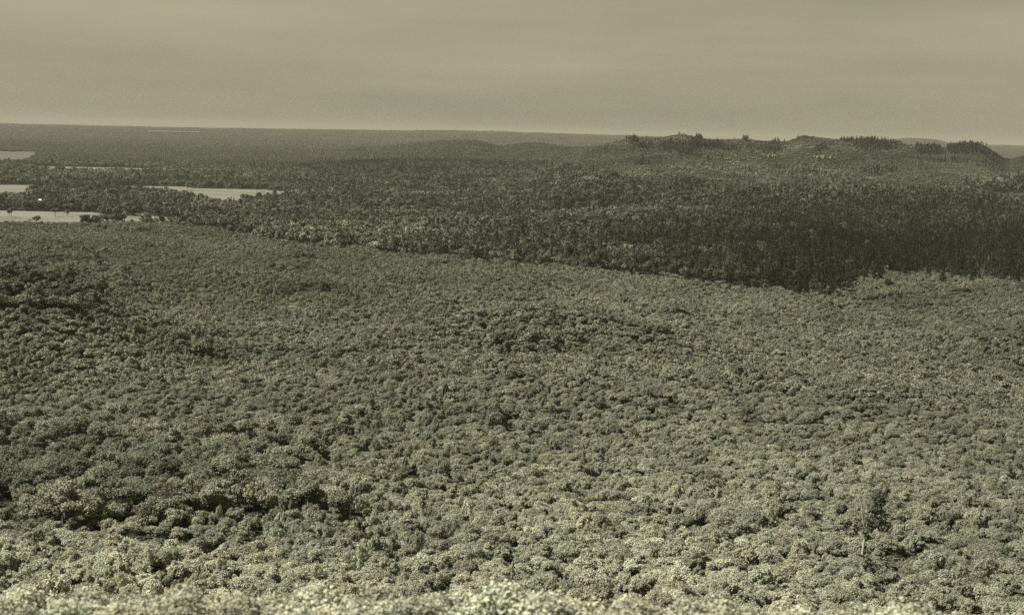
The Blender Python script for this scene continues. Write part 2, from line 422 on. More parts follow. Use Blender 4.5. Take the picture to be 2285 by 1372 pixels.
P_FAR = proto_collection("broadleaf_far", [joined("bf", *broadleaf(400 + k, nl=260, ls=1.25, **{**SHAPES[k % 8][1], 'nlobe': 10}), M_LEAF, M_BARK) for k in range(8)])
PINE_KW = [dict(H=18, R=3.4, bare=.22, ragged=.35), dict(H=16, R=3.8, bare=.08, ragged=.15), dict(H=20, R=3.0, bare=.35, ragged=.45), dict(H=17, R=2.7, bare=.12, ragged=.2), dict(H=19, R=4.2, bare=.30, ragged=.5)]
PINE_WORDS = ["ragged topped", "full cone shaped", "bare stemmed", "slim pointed", "broad irregular"]
PINES = [joined("pine_tree", *pine(500 + k, nl=1100, ls=.75, **PINE_KW[k]), M_NEEDLE, M_BARK) for k in range(5)]
P_PINE = proto_collection("pine", [joined("pf", *pine(600 + k, nl=420, ls=1.1, **PINE_KW[k % 5]), M_NEEDLE, M_BARK) for k in range(8)])
def patch(seed, size, n_tree, nl, ls, hmin, hmax):
    r = np.random.default_rng(seed); parts = []
    for k in range(n_tree):
        R = size / math.sqrt(n_tree) * r.uniform(.5, .75); H = r.uniform(hmin, hmax)
        if r.uniform() < .2: cr, _ = pine(seed * 100 + k, H * 1.15, R * .6, nl, ls)
        else: cr, _ = broadleaf(seed * 100 + k, R, H, nl, ls, 3, flat=.6)
        x, y = r.uniform(-.5, .5, 2) * size
        parts.append((cr[0] + [x, y, 0], cr[1]))
    v, f = merge(parts); return new_mesh("woodland_patch", v, f, [M_LEAF])
P_PATCH = proto_collection("woodland_patch", [patch(20 + k, 48, 26, 40, 2.7, 8, 14) for k in range(8)])
P_WIDE = proto_collection("woodland_wide", [patch(50 + k, 150, 60, 14, 9.0, 7, 15) for k in range(8)])

# ------------------------------------------------------------------ instancing of the uncountable woods
def scatter(name, coll, pts, rot, scl, idx, tone, label, cat):
    me_ = bpy.data.meshes.new(name); me_.vertices.add(len(pts)); me_.vertices.foreach_set("co", np.asarray(pts, np.float32).ravel())
    for an, ty, vals in (("rotz", 'FLOAT', rot), ("tone", 'FLOAT', tone), ("pidx", 'INT', idx)):
        at = me_.attributes.new(an, ty, 'POINT'); at.data.foreach_set("value", np.asarray(vals, np.int32 if ty == 'INT' else np.float32))
    at = me_.attributes.new("scl", 'FLOAT_VECTOR', 'POINT'); at.data.foreach_set("vector", np.asarray(scl, np.float32).ravel())
    me_.update()
    o = link(name, me_)
    ng = bpy.data.node_groups.new(name + "_nodes", 'GeometryNodeTree')
    ng.interface.new_socket("Geometry", in_out='INPUT', socket_type='NodeSocketGeometry')
    ng.interface.new_socket("Geometry", in_out='OUTPUT', socket_type='NodeSocketGeometry')
    N, L = ng.nodes, ng.links
    gi, go = N.new('NodeGroupInput'), N.new('NodeGroupOutput')
    iop = N.new('GeometryNodeInstanceOnPoints'); ci = N.new('GeometryNodeCollectionInfo')
    ci.inputs['Collection'].default_value = coll; ci.inputs['Separate Children'].default_value = True; ci.inputs['Reset Children'].default_value = True
    def na_(an, ty):
        q = N.new('GeometryNodeInputNamedAttribute'); q.data_type = ty; q.inputs['Name'].default_value = an
        return q.outputs['Attribute']
    cx = N.new('ShaderNodeCombineXYZ'); L.new(na_("rotz", 'FLOAT'), cx.inputs['Z'])
    L.new(gi.outputs[0], iop.inputs['Points']); L.new(ci.outputs[0], iop.inputs['Instance'])
    iop.inputs['Pick Instance'].default_value = True
    L.new(na_("pidx", 'INT'), iop.inputs['Instance Index']); L.new(cx.outputs[0], iop.inputs['Rotation']); L.new(na_("scl", 'FLOAT_VECTOR'), iop.inputs['Scale'])
    L.new(iop.outputs[0], go.inputs[0])
    md = o.modifiers.new("scatter", 'NODES'); md.node_group = ng
    return tag(o, label, cat, kind="stuff")

TAN = math.tan(math.radians(22.5)) * 1.13
def grid(y0, y1, s, jit=0.42):
    W = y1 * TAN + 12
    nx, ny = int(2 * W / s) + 1, int((y1 - y0) / s) + 1
    X, Y = np.meshgrid(np.arange(nx) * s - W, y0 + np.arange(ny) * s)
    X = X + (np.arange(ny) % 2)[:, None] * s * .5
    X = X.ravel() + rng.uniform(-jit, jit, X.size) * s; Y = Y.ravel() + rng.uniform(-jit, jit, Y.size) * s
    k = (np.abs(X) < Y * TAN + 10) & (Y >= y0) & (Y < y1)
    return X[k], Y[k]
TRK = [ground_at(*p_, BASE) for p_ in ((296, 486), (306, 472), (326, 474), (345, 486), (360, 503), (340, 503), (322, 487), (306, 484))]
BARN_AT = ground_at(94, 457, BASE)
def in_field(x, y, grow=0):
    r = inside(TRK, x, y) | (np.hypot(x - BARN_AT[0], (y - BARN_AT[1] + 62) * .3) < 22)
    for w in FPOLY: r |= inside(w, x, y)
    lone = (hash2(np.floor(x * 3), np.floor(y * 3), 5) < .003)      # a few trees left standing in the fields
    return r & ~lone

BL = np.array([(-600, 498), (430, 500), (560, 528), (640, 545), (800, 556), (1000, 578), (1200, 596), (1400, 612), (1600, 636), (1790, 653), (1835, 640), (1870, 632), (1915, 616), (2000, 608), (2285, 606), (2900, 612)])
def belt_line(px): return np.interp(px, BL[:, 0], BL[:, 1])

def hit(px, py):
    """the ground point seen at a pixel"""
    v = ray(px, py); t = np.concatenate([np.arange(125, 3000, 1.0), np.arange(3000, 9000, 4.0)])
    g_ = ground_z(v[0] * t, t); k = np.argmax(CAMZ + v[2] * t < g_)
    return float(v[0] * t[k]), float(t[k]), float(g_[k])
OLD = hit(1922, 1262)                       # foot of the old split tree on the right
LEDGE = [hit(118, 1068), hit(152, 1000)]    # pale ledges on the left of the near slope
SNAGS = [("bare pale pole of a dead tree in the left young woods", 300, 932, 7.0, 0.3, 0), ("dark leaning dead stem left of the pale pole", 231, 893, 6.5, -.5, 1),
         ("pale leaning snag above the rounded left crowns", 283, 1058, 6.0, -.9, 0), ("dark dead tree with a small flat top on the right slope", 1638, 1135, 5.5, .2, 2),
         ("thin dark dead pole below the flat topped one", 1584, 1160, 6.0, 0.1, 1), ("pale crooked dead stem in the lower middle of the slope", 1055, 1096, 4.5, -.6, 0),
         ("tall pale dead trunk standing at the belt's right end", 2203, 604, 20.0, .4, 0)]
SNAG_AT = [hit(a[1], a[2]) for a in SNAGS]
CLEAR = [(OLD[0] + 6.5, OLD[1] + 1.0, 5.6), (OLD[0] + 11.0, OLD[1] + 1, 4.4), (OLD[0], OLD[1] - 5.0, 3.6), (OLD[0], OLD[1], 3.0)]
CLEAR += [(q[0], q[1] - 1, 4.5) for q in LEDGE] + [(q[0], q[1], 1.8) for q in SNAG_AT]
def cleared(x, y):
    r_ = np.zeros(len(x), bool)
    for cx, cy_, q in CLEAR: r_ |= np.hypot(x - cx, y - cy_) < q
    return r_
def zone(x, y):
    """per place: mature(0..1) large trees, belt mask (tall old woods), pine share, tone"""
    z = ground_z(x, y); px, py = project(x, y, z)
    ey = py - (px - 1142.5) * math.tan(ROLL)          # level height below the horizon
    d = np.hypot(x, y)
    nz = fbm(x, y, 90, 61, 3)
    wob_ = 2.0 + 11 * sstep(1790, 1850, px)
    belt = py + rng.normal(0, 1, len(px)) * wob_ < belt_line(px) + (nz - .5) * 18 + (fbm(x, y, 28, 66, 2) - .5) * (24 + 22 * np.exp(-((px - 1870) / 130) ** 2))
    big = np.exp(-((px - 250) / 560) ** 2 - ((py - 1075) / 130) ** 2) * 1.15
    big = np.maximum(big, np.exp(-((px - 60) / 250) ** 2 - ((py - 640) / 75) ** 2) * 1.1)
    big = np.maximum(big, np.exp(-((px - 1240) / 240) ** 2 - ((py - 775) / 42) ** 2) * .62)
    big = np.maximum(big, .35 * sstep(.45, .75, fbm(x, y, 60, 71)))
    big = np.clip(big + (fbm(x, y, 45, 5) - .5) * .8, 0, 1)
    # leaf paleness with foreground light painted in: palest on near slope, valley woods darker
    tone = np.interp(ey, [300, 420, 520, 600, 700, 800, 950, 1100, 1250, 1330, 1372],
                     [.12, .12, .12, .125, .14, .155, .17, .19, .225, .25, .26])
    tone = tone * (1 + .45 * (fbm(x, y, 120, 81) - .5)) * (1 - .36 * big)
    tone = tone * np.interp(px, [1500, 2285], [1.0, .80])
    pineshare = np.zeros_like(d)
    ps = .04 + .38 * sstep(.5, .72, fbm(x, y, 230, 91)) * np.interp(px, [900, 1700], [.5, 1])
    ps = ps + .45 * sstep(1500, 1900, px) * sstep(425, 450, py)
    ps = ps * np.interp(px, [300, 900], [.45, 1])
    # the ridge face: young growth with pines in clumps
    ridge = (px > 1250) & (py < np.interp(px, [1250, 1500, 2000, 2285], [372, 430, 425, 408]))
    clump = .006 + sstep(.64, .72, fbm(x, y, 150, 101)) * .22
    for (cx, cy, rx, ry, a) in ((1412, 316, 8, 5, .9), (1436, 328, 20, 6, .6), (1498, 332, 26, 10, .8), (1530, 340, 26, 8, .6), (1557, 326, 20, 6, .8), (1592, 326, 20, 6, .5), (1560, 311, 6, 4, .9),
                                (1663, 313, 6, 4, .9), (1730, 319, 10, 4, .4), (1785, 311, 12, 3, .25), (1722, 336, 22, 4, .6), (1832, 334, 16, 4, .7), (1890, 315, 12, 5, 1), (1935, 322, 26, 14, .9), (1975, 326, 22, 9, .9),
                                (2000, 324, 14, 4, .6), (2072, 338, 28, 9, 1.3), (2155, 335, 38, 12, 1.4), (2110, 362, 60, 3, .8), (1860, 420, 40, 5, .3)):
        clump = np.maximum(clump, a * np.exp(-(((px - cx) / rx) ** 4 + ((py - cy) / ry) ** 4)))
    open_ = sstep(1930, 2050, px) * sstep(338, 350, py) * (1 - .0 * px)
    ps = np.where(ridge, np.where(open_ > .5, clump * .25, clump), ps)
    pineshare = np.where(belt, np.clip(ps, 0, .97), .012)
    t_sw = sstep(3300, 4300, y) * sstep(600, 800, px) * (1 - sstep(1300, 1400, px))
    dark = sstep(1250, 2000, px) * sstep(425, 470, py)
    t_belt = .082 - .024 * dark + .010 * (1 - sstep(300, 900, px)) - .030 * sstep(1150, 1600, px) * sstep(480, 560, py) + .006 * (1 - sstep(900, 1350, px)) * sstep(470, 540, py)
    t_belt = np.where(ridge, t_belt + (.108 + .014 * open_ - .022 * sstep(400, 430, py) - t_belt) * sstep(1230, 1480, px), t_belt) * (1 + .6 * (fbm(x, y, 300, 111) - .5)) * (1 + 1.1 * (fbm(x, y, 55, 115) - .5)) * (1 + .9 * (fbm(x * .5, y, 130, 117) - .5))
    tone = np.where(belt, t_belt * (1 - .35 * t_sw), tone)
    return dict(z=z, px=px, py=py, ey=ey, d=d, belt=belt, big=big, tone=tone, ps=pineshare, ridge=ridge, open=open_)

def canopy_gap(x, y, Z):                                  # small openings in the canopy
    return (fbm(x, y, 11, 151, 2) > .75 - .11 * np.clip(Z['big'], 0, 1)) & ~Z['belt']
# collect candidate trees: x, y, height scale, width scale, pine?, tone
cand = []
def add_trees(x, y, keep_fn, smin, smax, hmul=1.0, force_pine=None):
    Z = zone(x, y); k = keep_fn(Z) & ~in_field(x, y) & ~cleared(x, y)
    gap = canopy_gap(x, y, Z)
    k &= ~gap
    k &= ~((Z['px'] > 1380) & (Z['px'] < 1800) & (Z['py'] > belt_line(Z['px']) - 1) & (Z['py'] < belt_line(Z['px']) + 4.5))
    x, y = x[k], y[k]; Z = {a: (b[k] if hasattr(b, '__len__') else b) for a, b in Z.items()}
    w = smin + (smax - smin) * rng.uniform(0, 1, len(x)) ** 1.4; h = w * rng.uniform(.82, 1.2, len(x)) * hmul
    pn = rng.uniform(0, 1, len(x)) < Z['ps']
    cand.append(np.stack([x, y, Z['z'], w, h, pn, Z['tone'], Z['px'], Z['py'], Z['belt'], Z['ridge']], -1))
YN = 205
x, y = grid(YN, 2350, 5.8); add_trees(x, y, lambda Z: ~Z['belt'] & (Z['big'] > .5), .68, 1.15)
x, y = grid(YN, 2350, 3.2); add_trees(x, y, lambda Z: ~Z['belt'] & (rng.uniform(0, 1, len(Z['z'])) > np.where(Z['big'] > .5, .45, .05)), .34, .66, .95)
x, y = grid(900, 2700, 7.6); add_trees(x, y, lambda Z: Z['belt'] & ~Z['ridge'] & (Z['d'] < 2650), .9, 1.5, 1.22)
x, y = grid(2600, 4700, 11.0); add_trees(x, y, lambda Z: Z['belt'] & ~Z['ridge'] & (Z['d'] >= 2650), 1.1, 1.7, 1.15)
x, y = grid(1700, 3700, 7.0); add_trees(x, y, lambda Z: Z['belt'] & Z['ridge'] & (Z['open'] < .5), .4, 1.0, .8)
x, y = grid(1700, 3700, 6.0); add_trees(x, y, lambda Z: Z['belt'] & Z['ridge'] & (Z['open'] >= .5), .5, .7, .45)
C = np.vstack(cand)
X, Y, Z_, W_, H_, PN, TONE, PX, PY, BELT, RG = C.T
# slender upright pale saplings stand in patches on the left
sap = (BELT < .5) & (W_ < .72) & (rng.uniform(0, 1, len(X)) < .34 * sstep(.42, .6, fbm(X, Y, 70, 141)) * (PX < 1000) + .035) & (PY > 600)
W_ = np.where(sap, W_ * .52, W_); H_ = np.where(sap, H_ * 1.3, H_); TONE = np.where(sap, TONE * 1.25, TONE)
PN = PN > .5
H_ = np.where(PN & (RG > .5), rng.uniform(.65, 1.2, len(X)), H_); W_ = np.where(PN & (RG > .5), rng.uniform(.9, 1.35, len(X)), W_)
crest = sstep(2800, 3100, Y) * (RG > .5); H_ = np.where(PN, H_, H_ * (1 - .55 * crest)); W_ = np.where(PN, W_, np.maximum(W_, .9 * crest))
H_ = np.where((PX > 1230) & (Y > 3230) & ~PN, np.minimum(H_, .42), H_); H_ = np.where((PX > 1230) & (Y > 3330) & PN, H_ * .3, H_)
TONE = TONE * np.where(PN, np.where(RG > .5, .40, .62), 1.0) * rng.uniform(.76, 1.24, len(X)) * np.where((BELT > .5), np.where(RG > .5, rng.uniform(.85, 1.15, len(X)), rng.choice([.5, .8, 1.05, 1.3], len(X), p=[.25, .25, .3, .2])), 1.0)
D_ = np.hypot(X, Y)
print("trees", len(X), "pines", PN.sum())

# ------------------------------------------------------------------ the countable ones: the broadleaf trees and pines that show largest
ORD = ["first", "second", "third", "fourth", "fifth", "sixth", "seventh", "eighth", "ninth", "tenth", "eleventh", "twelfth", "thirteenth", "fourteenth", "fifteenth",
       "sixteenth", "seventeenth", "eighteenth", "nineteenth", "twentieth", "twenty-first", "twenty-second", "twenty-third", "twenty-fourth", "twenty-fifth",
       "twenty-sixth", "twenty-seventh", "twenty-eighth", "twenty-ninth", "thirtieth"]
# heights seen against the frame decide which are inside it
TX, TY = project(X, Y, Z_ + 7 * H_)
infr = (TX > -10) & (TX < 2295) & (TY < 1376) & (D_ < 900)
app = 8 * W_ / D_
bl = np.where(infr & ~PN)[0]; bl = bl[np.argsort(-app[bl])][:292]
real = np.zeros(len(X), bool); real[bl] = True
rows = np.array_split(bl[np.argsort(-TY[bl])], 14)
def size_word(w): return "large" if w > 1.1 else ("mid-sized" if w > .78 else "small")
def tone_word(t, lo, hi): return "pale" if t > hi else ("dark" if t < lo else "grey-green")
t_lo, t_hi = np.percentile(TONE[bl], [33, 66])
def make_tree(k, crown_me, trunk_me, name="broadleaf_tree"):
    r = bpy.data.objects.new(name, None); scene.collection.objects.link(r); r.empty_display_size = 1
    a = bpy.data.objects.new("crown", crown_me); b = bpy.data.objects.new("trunk", trunk_me)
    for o in (a, b): scene.collection.objects.link(o); o.parent = r
    return r, a, b
protos = None
for ri, row in enumerate(rows):
    row = row[np.argsort(TX[row])]
    for ci, k in enumerate(row):
        s = (k * 7 + ri) % 8
        r, a, b = make_tree(k, *NEAR[s])
        r.location = (X[k], Y[k], Z_[k]); r.scale = (W_[k], W_[k], H_[k]); r.rotation_euler.z = float(rng.uniform(0, 6.28))
        a["tone"] = float(TONE[k])
        tag(r, "%s %s %s tree, %s from left in the %s row up" % (size_word(W_[k]), tone_word(TONE[k], t_lo, t_hi), SHAPES[s][0], ORD[ci], ORD[ri]),
            "tree", "broadleaf trees on the near slope")

pk = np.where(PN & (TX > 0) & (TX < 2285) & (D_ < 3500))[0]
PTX, PTY = project(X, Y, Z_ + 16 * H_ / 1.4)
# those that stand out: isolated ones in the young woods, the near edge of the belt, the skyline of the ridge
edge = (belt_line(PX) - PY)
sky_ = RG[pk] > .5
s1 = pk[(BELT[pk] < .5)]; s1 = s1[np.argsort(D_[s1])][:40]
s3 = pk[(RG[pk] > .5) & (Y[pk] > 3020) & (Y[pk] < RD + 60)]; s3 = s3[np.argsort(PY[s3] - np.interp(PX[s3], [1250, 1400, 2285], [345, 312, 330]))][:110]
s2 = pk[(BELT[pk] > .5) & (RG[pk] < .5)]; s2 = s2[np.argsort(edge[s2])]; s2 = s2[:290 - len(s1) - len(s3)]
def pine_row(sel, words, nrows, grp):
    sel = sel[np.argsort(TX[sel])]
    segs = np.array_split(sel, nrows)
    for si, seg in enumerate(segs):
        seg = seg[np.argsort(TX[seg])]
        for ci, k in enumerate(seg):
            s = (k * 3 + si) % 5
            o = bpy.data.objects.new("pine_tree", PINES[s]); scene.collection.objects.link(o)
            w_ = W_[k] * .9
            o.location = (X[k], Y[k], Z_[k]); o.scale = (w_, w_, H_[k] * .75 if BELT[k] > .5 else H_[k] * .7); o.rotation_euler.z = float(rng.uniform(0, 6.28))
            o["tone"] = float(TONE[k])
            tag(o, "%s pine, %s from left in the %s stretch %s" % (PINE_WORDS[s], ORD[min(ci, 29)], ORD[si], words), "pine tree", grp)
            real[k] = True
pine_row(s1, "of young woods", 3, "pines scattered in the young woods")
pine_row(s2, "of dark belt edge", 10, "pines along the near edge of the dark belt")
pine_row(s3, "along ridge top", 6, "pines along the top of the ridge")

# ------------------------------------------------------------------ the rest of the woods
rest = ~real
def emit(name, sel, coll, n_proto, label, cat, xy=1.0, zz=1.0):
    k = np.where(sel)[0]
    pts = np.stack([X[k], Y[k], Z_[k]], -1)
    w = W_[k] * xy; scl = np.stack([w * rng.uniform(.82, 1.2, len(k)), w * rng.uniform(.82, 1.2, len(k)), H_[k] * zz], -1)
    scatter(name, coll, pts, rng.uniform(0, 6.28, len(k)), scl, rng.integers(0, n_proto, len(k)), TONE[k], label, cat)
emit("near_forest", rest & ~PN & (D_ < 620), P_NEAR, 10, "dense young broadleaf woods on the near slope behind the first trees", "forest")
emit("valley_forest", rest & ~PN & (D_ >= 620) & (D_ < 1500), P_MID, 10, "even canopy of young broadleaf woods over the valley floor", "forest")
emit("mature_forest", rest & ~PN & (D_ >= 1500), P_FAR, 8, "older broadleaf woods across the middle distance and up the ridge", "forest")
emit("pine_forest", rest & PN, P_PINE, 8, "dark pines mixed through the old woods and on the ridge", "forest", .9, .72)
# knee high brush on the floor of the openings
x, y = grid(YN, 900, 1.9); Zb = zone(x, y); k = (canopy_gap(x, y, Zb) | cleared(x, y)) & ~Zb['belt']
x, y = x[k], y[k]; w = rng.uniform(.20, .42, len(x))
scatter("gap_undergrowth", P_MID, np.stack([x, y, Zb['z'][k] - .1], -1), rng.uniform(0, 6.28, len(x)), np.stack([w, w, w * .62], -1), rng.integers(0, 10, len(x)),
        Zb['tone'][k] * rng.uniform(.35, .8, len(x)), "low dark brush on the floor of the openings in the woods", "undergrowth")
# far woodland in patches
def patches(y0, y1, s, name, coll, n_p, label, thin, smin=.9, smax=1.25):
    x, y = grid(y0, y1, s, .35)
    z = ground_z(x, y); k = ~in_field(x, y) & (rng.uniform(0, 1, len(x)) > thin) & (np.hypot(x, y) > y0)
    if y0 > 6000: k &= fbm(x, y, 900, 131) > .27
    x, y, z = x[k], y[k], z[k]
    t = (.068 if y0 < 6000 else .06) * (1 + .7 * (fbm(x, y, 700, 121) - .5)) * rng.uniform(.85, 1.15, len(x))
    w = rng.uniform(smin, smax, len(x)); scl = np.stack([w, w, w * 1.0], -1)
    scatter(name, coll, np.stack([x, y, z], -1), rng.uniform(0, 6.28, len(x)), scl, rng.integers(0, n_p, len(x)), t, label, "forest")
patches(4650, 8200, 42, "distant_forest", P_PATCH, 8, "hazy woods over the far low hills and plain", .0)
patches(8200, 19000, 160, "horizon_forest", P_WIDE, 8, "faint woods on the plain fading towards the horizon", .0)

# ------------------------------------------------------------------ brow shrubs just below the lookout
def shrub(seed, R, H, nl, ls):
    r = np.random.default_rng(seed); cr, _ = broadleaf(seed, R, H, nl, ls, 9, flat=.8, low=.08)
    st = [tube((0, 0, -.3), (r.normal(0, .25), r.normal(0, .25), H * .6), .05, .02, 4) for _ in range(4)]
    return cr, merge(st)
SH = []
for k in range(6):
    cr, st = shrub(700 + k, 1.7, 2.3, 8000, .08)
    SH.append((new_mesh("shrub_leaves", *cr, [M_LEAF]), new_mesh("shrub_stems", *st, [M_BARK])))
x, y = grid(96, 124, 2.1, .4)
z = ground_z(x, y); tx, ty = project(x, y, z + 2.2)
infr = (tx > -20) & (tx < 2305) & (ty < 1385)
sx, sy, sz, stx, sty = x[infr], y[infr], z[infr], tx[infr], ty[infr]
o_ = np.argsort(sy)[:280] if len(sx) > 280 else np.arange(len(sx))
print("shrubs in frame", len(sx))
lines_ = np.array_split(o_[np.argsort(-sty[o_])], 10)
for ri, row in enumerate(lines_):
    row = row[np.argsort(stx[row])]
    for ci, k in enumerate(row):
        s = int((k * 5 + ri) % 6); w = float(rng.uniform(.75, 1.25))
        r = bpy.data.objects.new("shrub", None); scene.collection.objects.link(r)
        r.location = (sx[k], sy[k], sz[k]); r.scale = (w, w, w * rng.uniform(.7, 1.15)); r.rotation_euler.z = float(rng.uniform(0, 6.28))
        a = bpy.data.objects.new("foliage", SH[s][0]); b = bpy.data.objects.new("stems", SH[s][1])
        for q in (a, b): scene.collection.objects.link(q); q.parent = r
        tn = float(.25 * rng.uniform(.8, 1.12)); a["tone"] = tn  # shrub leaves lightened to carry the bright foreground light
        tag(r, "%s pale brow shrub, %s from left in the %s line from the bottom edge" % ("big" if w > 1 else "small", ORD[min(ci, 29)], ORD[ri]), "shrub", "pale shrubs on the brow below the lookout")
x2, y2 = grid(40, 128, 2.4, .4)
z2 = ground_z(x2, y2)
k = ~((y2 > 96) & (y2 < 124) & (np.abs(x2) < y2 * .43 + 1))
k = np.where(k)[0]
P_SH = proto_collection("brush", [joined("brush", *shrub(720 + q, 1.7, 2.3, 6000, .10), M_LEAF, M_BARK) for q in range(5)])
w = rng.uniform(.75, 1.2, len(k))
scatter("undergrowth", P_SH, np.stack([x2[k], y2[k], z2[k]], -1), rng.uniform(0, 6.28, len(k)), np.stack([w, w, w * .9], -1), rng.integers(0, 5, len(k)), .25 * rng.uniform(.8, 1.1, len(k)),  # same lightened leaf tone, foreground light put into the colour
        "low pale brush covering the brow", "undergrowth")

# ------------------------------------------------------------------ single things
def limb(pts, r0, r1, sides=7):
    out_ = []; k = len(pts) - 1
    for a in range(k):
        out_.append(tube(pts[a], pts[a + 1], r0 + (r1 - r0) * a / k, r0 + (r1 - r0) * (a + 1) / k, sides))
    return out_
def clump(r_, c_, R, nl, ls):
    d = r_.normal(0, 1, (nl, 3)); d /= np.linalg.norm(d, axis=1)[:, None]
    d[:, 2] = np.abs(d[:, 2]) * np.where(r_.uniform(size=nl) < .75, 1, -1)
    p_ = np.array(c_) + d * R * r_.uniform(.6, 1.15, nl)[:, None] * [1, 1, .8]
    return leaves(p_, d * .7 + [0, 0, .4], ls, r_)
r_ = np.random.default_rng(91)
ot = bpy.data.objects.new("old_tree", None); scene.collection.objects.link(ot); ot.location = OLD; ot.scale = (1.2, 1.2, 1.2)
tag(ot, "tall old tree with pale split trunk and dark topmost tuft beside a black gap", "tree")
stem = limb([(0, 0, -1), (.05, 0, 2.5), (.25, 0, 5.0), (.55, .1, 7.4), (.9, .2, 9.6), (1.7, .3, 11.8), (2.4, .3, 13.6)], .34, .10)
v_, f_ = merge(stem); link("trunk", new_mesh("old_trunk", v_, f_, [M_OLDBARK]), ot)
v_, f_ = merge(limb([(.5, .1, 7.2), (-.1, -.1, 9.0), (-.55, -.1, 11.2), (-.75, 0, 13.2), (-1.2, 0, 14.2)], .20, .07))
link("dead_limb", new_mesh("old_limb", v_, f_, [M_OLDBARK]), ot)
cl = [clump(r_, c_, R * 1.15, int(n_ * 1.5), .30) for c_, R, n_ in (((2.7, .3, 14.6), 1.5, 420), ((2.9, .2, 13.6), 1.2, 260), ((1.6, .2, 12.0), .9, 180), ((1.2, -.1, 9.8), .9, 170), ((.2, -.2, 7.6), .8, 120), ((1.3, 0, 7.9), .8, 130), ((.9, 0, 5.9), .7, 90), ((3.3, .4, 10.6), 1.3, 220), ((4.2, .5, 8.3), 1.3, 220))]
v_, f_ = merge(cl); c_ = link("crown", new_mesh("old_crown", v_, f_, [M_LEAF]), ot); c_["tone"] = .075
for (lab, px, py, h, lean, kind_), at_ in zip(SNAGS, SNAG_AT):
    o = bpy.data.objects.new("dead_tree", None); scene.collection.objects.link(o); o.location = at_
    h = h * (1.35 if h < 10 else 1)
    mt = M_PALEBARK if kind_ == 0 else M_BARK
    rr = .16 if h < 12 else .30
    v_, f_ = merge(limb([(0, 0, -1), (lean * .2, 0, h * .4), (lean * .8, .1, h * .8), (lean * 1.3, .1, h)], rr, rr * .3, 6))
    link("trunk", new_mesh("snag_trunk", v_, f_, [mt]), o)
    br = []
    for q in range(5 if kind_ != 2 else 9):
        z0 = h * r_.uniform(.55, .97) if kind_ != 2 else h * r_.uniform(.86, .98); a = r_.uniform(0, 6.28); L_ = h * (r_.uniform(.07, .16) if kind_ != 2 else r_.uniform(.15, .24))
        up_ = L_ * (.5 if kind_ != 2 else .12)
        b0 = (lean * 1.1 * z0 / h, .05, z0)
        br += limb([b0, (b0[0] + L_ * math.cos(a) * .6, L_ * math.sin(a) * .6, z0 + up_ * .4), (b0[0] + L_ * math.cos(a), L_ * math.sin(a), z0 + up_)], rr * .32, rr * .1, 4)
    v_, f_ = merge(br); link("branches", new_mesh("snag_branches", v_, f_, [mt]), o)
    tag(o, lab, "dead tree")

tp = joined("pine_tree", *pine(640, H=19, R=2.6, nl=420, ls=.8, bare=.70, ragged=.4), M_NEEDLE, M_BARK)
for px_, lab, sc_ in ((1934, "leftmost of three lone tufted pines on the ridge skyline", 1.05), (1943, "middle one of three lone tufted pines on the ridge skyline", 1.0), (1951, "rightmost of three lone tufted pines on the ridge skyline", 1.08)):
    v = ray(px_, 316); q = (v[0] * 3270, 3270, float(ground_z(v[0] * 3270, 3270))); o = link("pine_tree", tp, loc=q); o.scale = (sc_,) * 3; o["tone"] = .03
    tag(o, lab, "pine tree", "lone tufted pines on the ridge skyline")

def outcrop(name, at_, L_, Wd, Hh, label, seed, nblk=7, rock_mat=None):
    rq = np.random.default_rng(seed); vs, fs, o_ = [], [], 0
    for q in range(nblk):
        c_ = np.array([rq.uniform(-.5, .5) * L_, rq.uniform(-.5, .5) * Wd, 0]); s_ = np.array([L_ / nblk * rq.uniform(1.2, 2.4), Wd * rq.uniform(.35, .7), Hh * rq.uniform(.5, 1.1)]) * .5
        th = np.linspace(0, 2 * np.pi, 9)[:-1] + rq.uniform(-.2, .2, 8)
        rings = []
        for hh, ss in ((-1.2, 1.15), (.1, 1.05), (.75, .9), (1.0, .55)):
            k_ = ss * rq.uniform(.82, 1.15, 8)
            rings.append(np.stack([c_[0] + np.cos(th) * s_[0] * k_, c_[1] + np.sin(th) * s_[1] * k_, s_[2] * 2 * (hh + rq.uniform(-.06, .06, 8))], -1))
        v_ = np.vstack(rings + [[[c_[0], c_[1], s_[2] * 2.05]]]); vs.append(v_)
        for a in range(3):
            for b in range(8): fs.append([o_ + a * 8 + b, o_ + a * 8 + (b + 1) % 8, o_ + (a + 1) * 8 + (b + 1) % 8, o_ + (a + 1) * 8 + b])
        for b in range(8): fs.append([o_ + 24 + b, o_ + 24 + (b + 1) % 8, o_ + 32])
        o_ += len(v_)
    me_ = bpy.data.meshes.new("rock"); me_.from_pydata(np.vstack(vs).tolist(), [], fs); me_.materials.append(rock_mat or M_ROCK); me_.update()
    return tag(link(name, me_, loc=at_), label, "rock")
outcrop("rock_ledge", (LEDGE[0][0], LEDGE[0][1], LEDGE[0][2] + 2.2), 6.5, 3, 1.6, "pale rock ledge among the large crowns on the left", 5)
outcrop("rock_ledge", (LEDGE[1][0], LEDGE[1][1], LEDGE[1][2] + 2.2), 4, 3, 1.8, "smaller pale rock ledge uphill of the other one on the left", 6, 5)
q = hit(1838, 356); outcrop("rock_ledge", (q[0], q[1], q[2] + 2), 46, 12, 7, "pale broken cliff high on the right ridge face", 7, 12, M_CLIFF)
q = hit(1722, 352); outcrop("rock_ledge", (q[0], q[1], q[2] + 2), 22, 9, 6, "little pale cliff on the ridge face left of the broader one", 8, 7, M_CLIFF)

